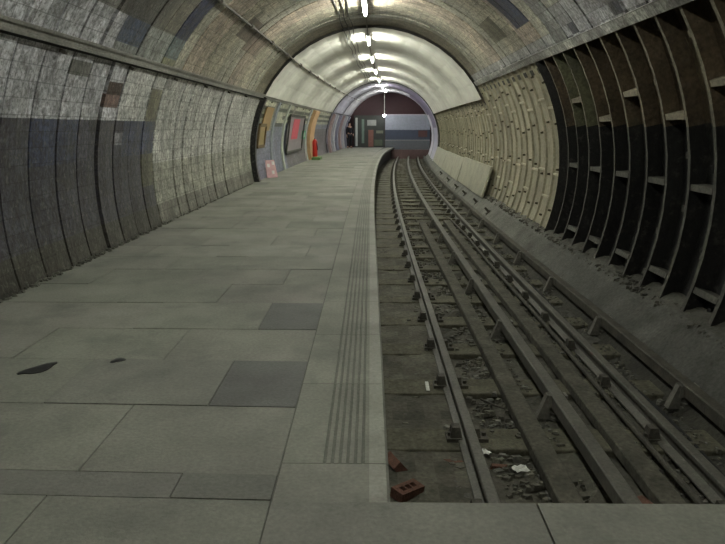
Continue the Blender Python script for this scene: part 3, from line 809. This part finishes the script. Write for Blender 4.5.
# fire extinguisher
yy = 29.8; xx = cx(yy)-2.90
t = empty('fire_extinguisher', (xx, yy, .12))
mb = MB(); mb.tube([(0,0,.0), (0,0,.02), (0,0,.68), (0,0,.76), (0,0,.79)], [.10,.115,.115,.07,.03], 14); mb.c = [(.50,.03,.02)]*len(mb.c); mb.build('cylinder_body', M['gloss'], t, smooth=40)
mb = MB(); mb.box(-.02, .02, -.1, .04, .79, .83); mb.tube([(0,0,.79), (.06,-.08,.7), (.12,-.08,.45), (.12,-.06,.3)], .014, 6); mb.build('valve_and_hose', M['black'], t)
tag(t, 'red fire extinguisher in front of the cream orange pilaster', 'fire extinguisher')
mb = MB(); mb.box(xx-.10, xx+.28, yy-.75, yy+.45, 0.001, .11, (.08,.16,.05)); mb.box(xx-.06, xx+.24, yy-.7, yy+.4, .11, .125, (.10,.20,.06)); o = mb.build('low_plinth', M['attr'], bevel=.01, origin=(xx, yy, 0)); tag(o, 'low green plinth below the red fire extinguisher', 'plinth')

# ------------------------------------------------------------ end of the tunnel
cxe = cx(Y3)
mb = MB(); n = 40
for j in range(n):
    a, b = 2*PI*j/n, 2*PI*(j+1)/n
    mb.hexa([P(Y3, 0, a), P(Y3, 3.6, a), P(Y3, 3.6, b), P(Y3, 0, b)], [P(Y3+.15, 0, a), P(Y3+.15, 3.6, a), P(Y3+.15, 3.6, b), P(Y3+.15, 0, b)], (.034,.010,.014))
struct(mb.build('wall_back', M['attr']))
mb = MB(); mb.box(-4, 4.5, YA-.2, YA, -1.2, 4.4, (.25,.25,.22)); struct(mb.build('wall_front', M['attr']))
# barrier across the track
ye = Y3-.55
t = empty('track_barrier', (cxe, ye, 0))
x0, x1 = 1.02-.35, 4.55-cxe+1.55-1.2
x0 = 1.05-cxe+.05; x1 = 2.95
for (za, zb, c, nm) in ((1.25, 2.27, (.24,.26,.31), 'upper_panel'), (.55, 1.24, (.045,.055,.085), 'middle_panel'), (.48, .56, (.20,.20,.21), 'rail_strip'), (-.15, .47, (.10,.11,.12), 'lower_panel'), (2.27, 2.35, (.33,.31,.35), 'top_strip')):
    mb = MB(); mb.box(x0, x1, 0, .08, za, zb, c); mb.build(nm, M['attr'], t)
mb = MB(); mb.box(2.1, 2.75, -.05, -.0, .75, 1.2, (.09,.04,.04)); mb.build('maroon_plate', M['attr'], t)
tag(t, 'grey and dark blue panelled barrier across the far end of the track', 'barrier')
mb = MB(); mb.box(x0+cxe-.1, cxe+2.9, ye-.1, Y3, -1.0, -.16, (.10,.06,.055)); struct(mb.build('trim_14', M['attr']))
# dark end screen on the platform
t = empty('end_screen', (-.3, ye, 0))
mb = MB(); mb.box(-.85, 1.37, .06, .14, 0.0, 2.27, (.03,.035,.032)); mb.build('dark_panel', M['attr'], t)
for k, (xa, xb, za, zb, c) in enumerate(((.18, .55, .05, 1.25, (.17,.075,.06)), (.1, .75, 1.55, 1.95, (.24,.25,.24)), (.62, 1.2, .12, .55, (.07,.09,.06)), (.75, 1.25, 1.0, 1.2, (.14,.15,.11)), (-.75, -.6, .1, 2.1, (.36,.38,.38)), (-.3, -.12, .3, 2.0, (.12,.17,.14)))):
    mb = MB(); mb.box(xa, xb, .02, .06, za, zb, c); mb.build(('brown_panel','pale_panel','green_box','shelf_panel','white_post','green_post')[k], M['attr'], t)
tag(t, 'dark screen with posts and a brown panel closing the far platform', 'screen')
# hanging lamp in front of the end wall
yl = 46.6; xl = (384-370)/656*yl*1.02
t = empty('hanging_lamp', (xl, yl, 0))
mb = MB(); mb.tube([(0,0,2.38), (0,0,3.75)], .022, 6); mb.build('cable', M['fitting'], t)
mb = MB(); mb.tube([(0,0,2.16), (0,0,2.22), (0,0,2.30), (0,0,2.34)], [.04,.09,.08,.03], 12); mb.build('bulb', mat('lit_bulb', (1,1,1), emit=((1,.98,.95), 14)), t, smooth=60)
mb = MB(); mb.tube([(0,0,2.33), (0,0,2.40)], .05, 10); mb.build('lamp_holder', M['black'], t)
tag(t, 'small bare lit bulb hanging on a white cable before the maroon end wall', 'lamp')

# ------------------------------------------------------------ person at the far end of the platform
def skin_mesh(name, verts, edges_, radii, root, m, parent=None, sub=2):
    me = bpy.data.meshes.new(name); me.from_pydata(verts, edges_, []); ob = bpy.data.objects.new(name, me); COL.objects.link(ob)
    md = ob.modifiers.new('skin', 'SKIN'); md.use_smooth_shade = True
    for i, r in enumerate(radii):
        me.skin_vertices[0].data[i].radius = (r, r*1.0) if not isinstance(r, tuple) else r
        me.skin_vertices[0].data[i].use_root = (i == root)
    s = ob.modifiers.new('sub', 'SUBSURF'); s.levels = sub; s.render_levels = sub
    me.materials.append(m)
    if parent: ob.parent = parent
    return ob
def ensure_skin(me):
    pass
def make_person(loc, rz):
    t = empty('person', loc, rz)
    # body joints (x right, y back, z up), standing with weight on one leg, arms slightly bent
    V = [(0,0,.98), (0,0,1.12), (0,.01,1.30), (0,.01,1.44), (0,0,1.52), (0,-.01,1.60), (0,-.02,1.72),
         (.09,0,.92), (.10,-.02,.50), (.11,.02,.09), (.11,-.13,.04),
         (-.09,0,.92), (-.12,.0,.50), (-.15,.03,.09), (-.16,-.12,.04),
         (.18,.01,1.42), (.24,.02,1.16), (.22,-.12,.96), (.21,-.17,.90),
         (-.18,.01,1.42), (-.24,.03,1.16), (-.24,-.04,.90), (-.24,-.06,.83)]
    Ed = [(0,1),(1,2),(2,3),(3,4),(4,5),(5,6),(0,7),(7,8),(8,9),(9,10),(0,11),(11,12),(12,13),(13,14),(3,15),(15,16),(16,17),(17,18),(3,19),(19,20),(20,21),(21,22)]
    Rr = [.135,.125,.145,.10,.055,.075,.085,.095,.062,.045,.04,.095,.062,.045,.04,.06,.045,.033,.032,.06,.045,.033,.032]
    for (wi, s, d) in ((18, 1, Vector((-.1,-.75,-.65)).normalized()), (22, -1, Vector((0,-.25,-1)).normalized())):
        base = Vector(V[wi]); side = Vector((0,1,0)) if s < 0 else Vector((.3,.5,-.5)).normalized()
        for k, (o_, L_) in enumerate(((-.03,.075), (-.01,.085), (.01,.08), (.03,.062))):
            p0 = base+d*.03+side*o_; p1 = p0+d*L_*.6; p2 = p1+(d+Vector((-s*.5,0,0))).normalized()*L_*.45
            n = len(V); V += [tuple(p0), tuple(p1), tuple(p2)]; Ed += [(wi, n), (n, n+1), (n+1, n+2)]; Rr += [.012,.009,.007]
        n = len(V); p0 = base-side*.03; p1 = p0-side*.03+d*.035; V += [tuple(p0), tuple(p1)]; Ed += [(wi, n), (n, n+1)]; Rr += [.013,.009]
    skin_mesh('body', V, Ed, Rr, 0, M['skin'], t)
    skin_mesh('jacket', [(0,.005,.93), (0,.005,1.12), (0,.015,1.30), (0,.01,1.44), (.18,.01,1.42), (.24,.02,1.16), (.222,-.11,.98), (-.18,.01,1.42), (-.24,.03,1.16), (-.24,-.035,.92)],
              [(0,1),(1,2),(2,3),(3,4),(4,5),(5,6),(3,7),(7,8),(8,9)], [.16,.15,.165,.115,.078,.06,.045,.078,.06,.045], 0, M['cloth'], t)
    skin_mesh('trousers', [(0,0,.96), (.09,0,.90), (.10,-.02,.50), (.11,.02,.12), (-.09,0,.90), (-.12,0,.50), (-.15,.03,.12)], [(0,1),(1,2),(2,3),(0,4),(4,5),(5,6)], [.145,.115,.08,.065,.115,.08,.065], 0, M['cloth'], t)
    for s, (a, b) in ((1, ((.11,.04,.045), (.11,-.14,.035))), (-1, ((-.15,.05,.045), (-.16,-.13,.035)))):
        skin_mesh('shoe', [a, b], [(0,1)], [(.05,.05), (.045,.035)], 0, M['black'], t)
    skin_mesh('hair', [(0,.02,1.70), (0,.0,1.755), (0,.045,1.66)], [(0,1),(0,2)], [.09,.08,.07], 0, M['cloth'], t)
    for x in (-.03, .03):
        mb = MB(); mb.tube([(x,-.098,1.70), (x,-.092,1.70)], .010, 8); mb.build('eye', M['black'], t)
    mb = MB(); mb.tube([(0,-.085,1.70), (0,-.112,1.665)], [.008,.014], 6); mb.build('nose', M['skin'], t)
    mb = MB(); mb.tube([(-.02,-.093,1.635), (.02,-.093,1.635)], .005, 6); mb.build('mouth', M['brickred'], t)
    tag(t, 'person in dark clothes standing far down the platform near the left wall', 'person')
make_person(((350-370)/656*46.5, 45.6, 0), .5)
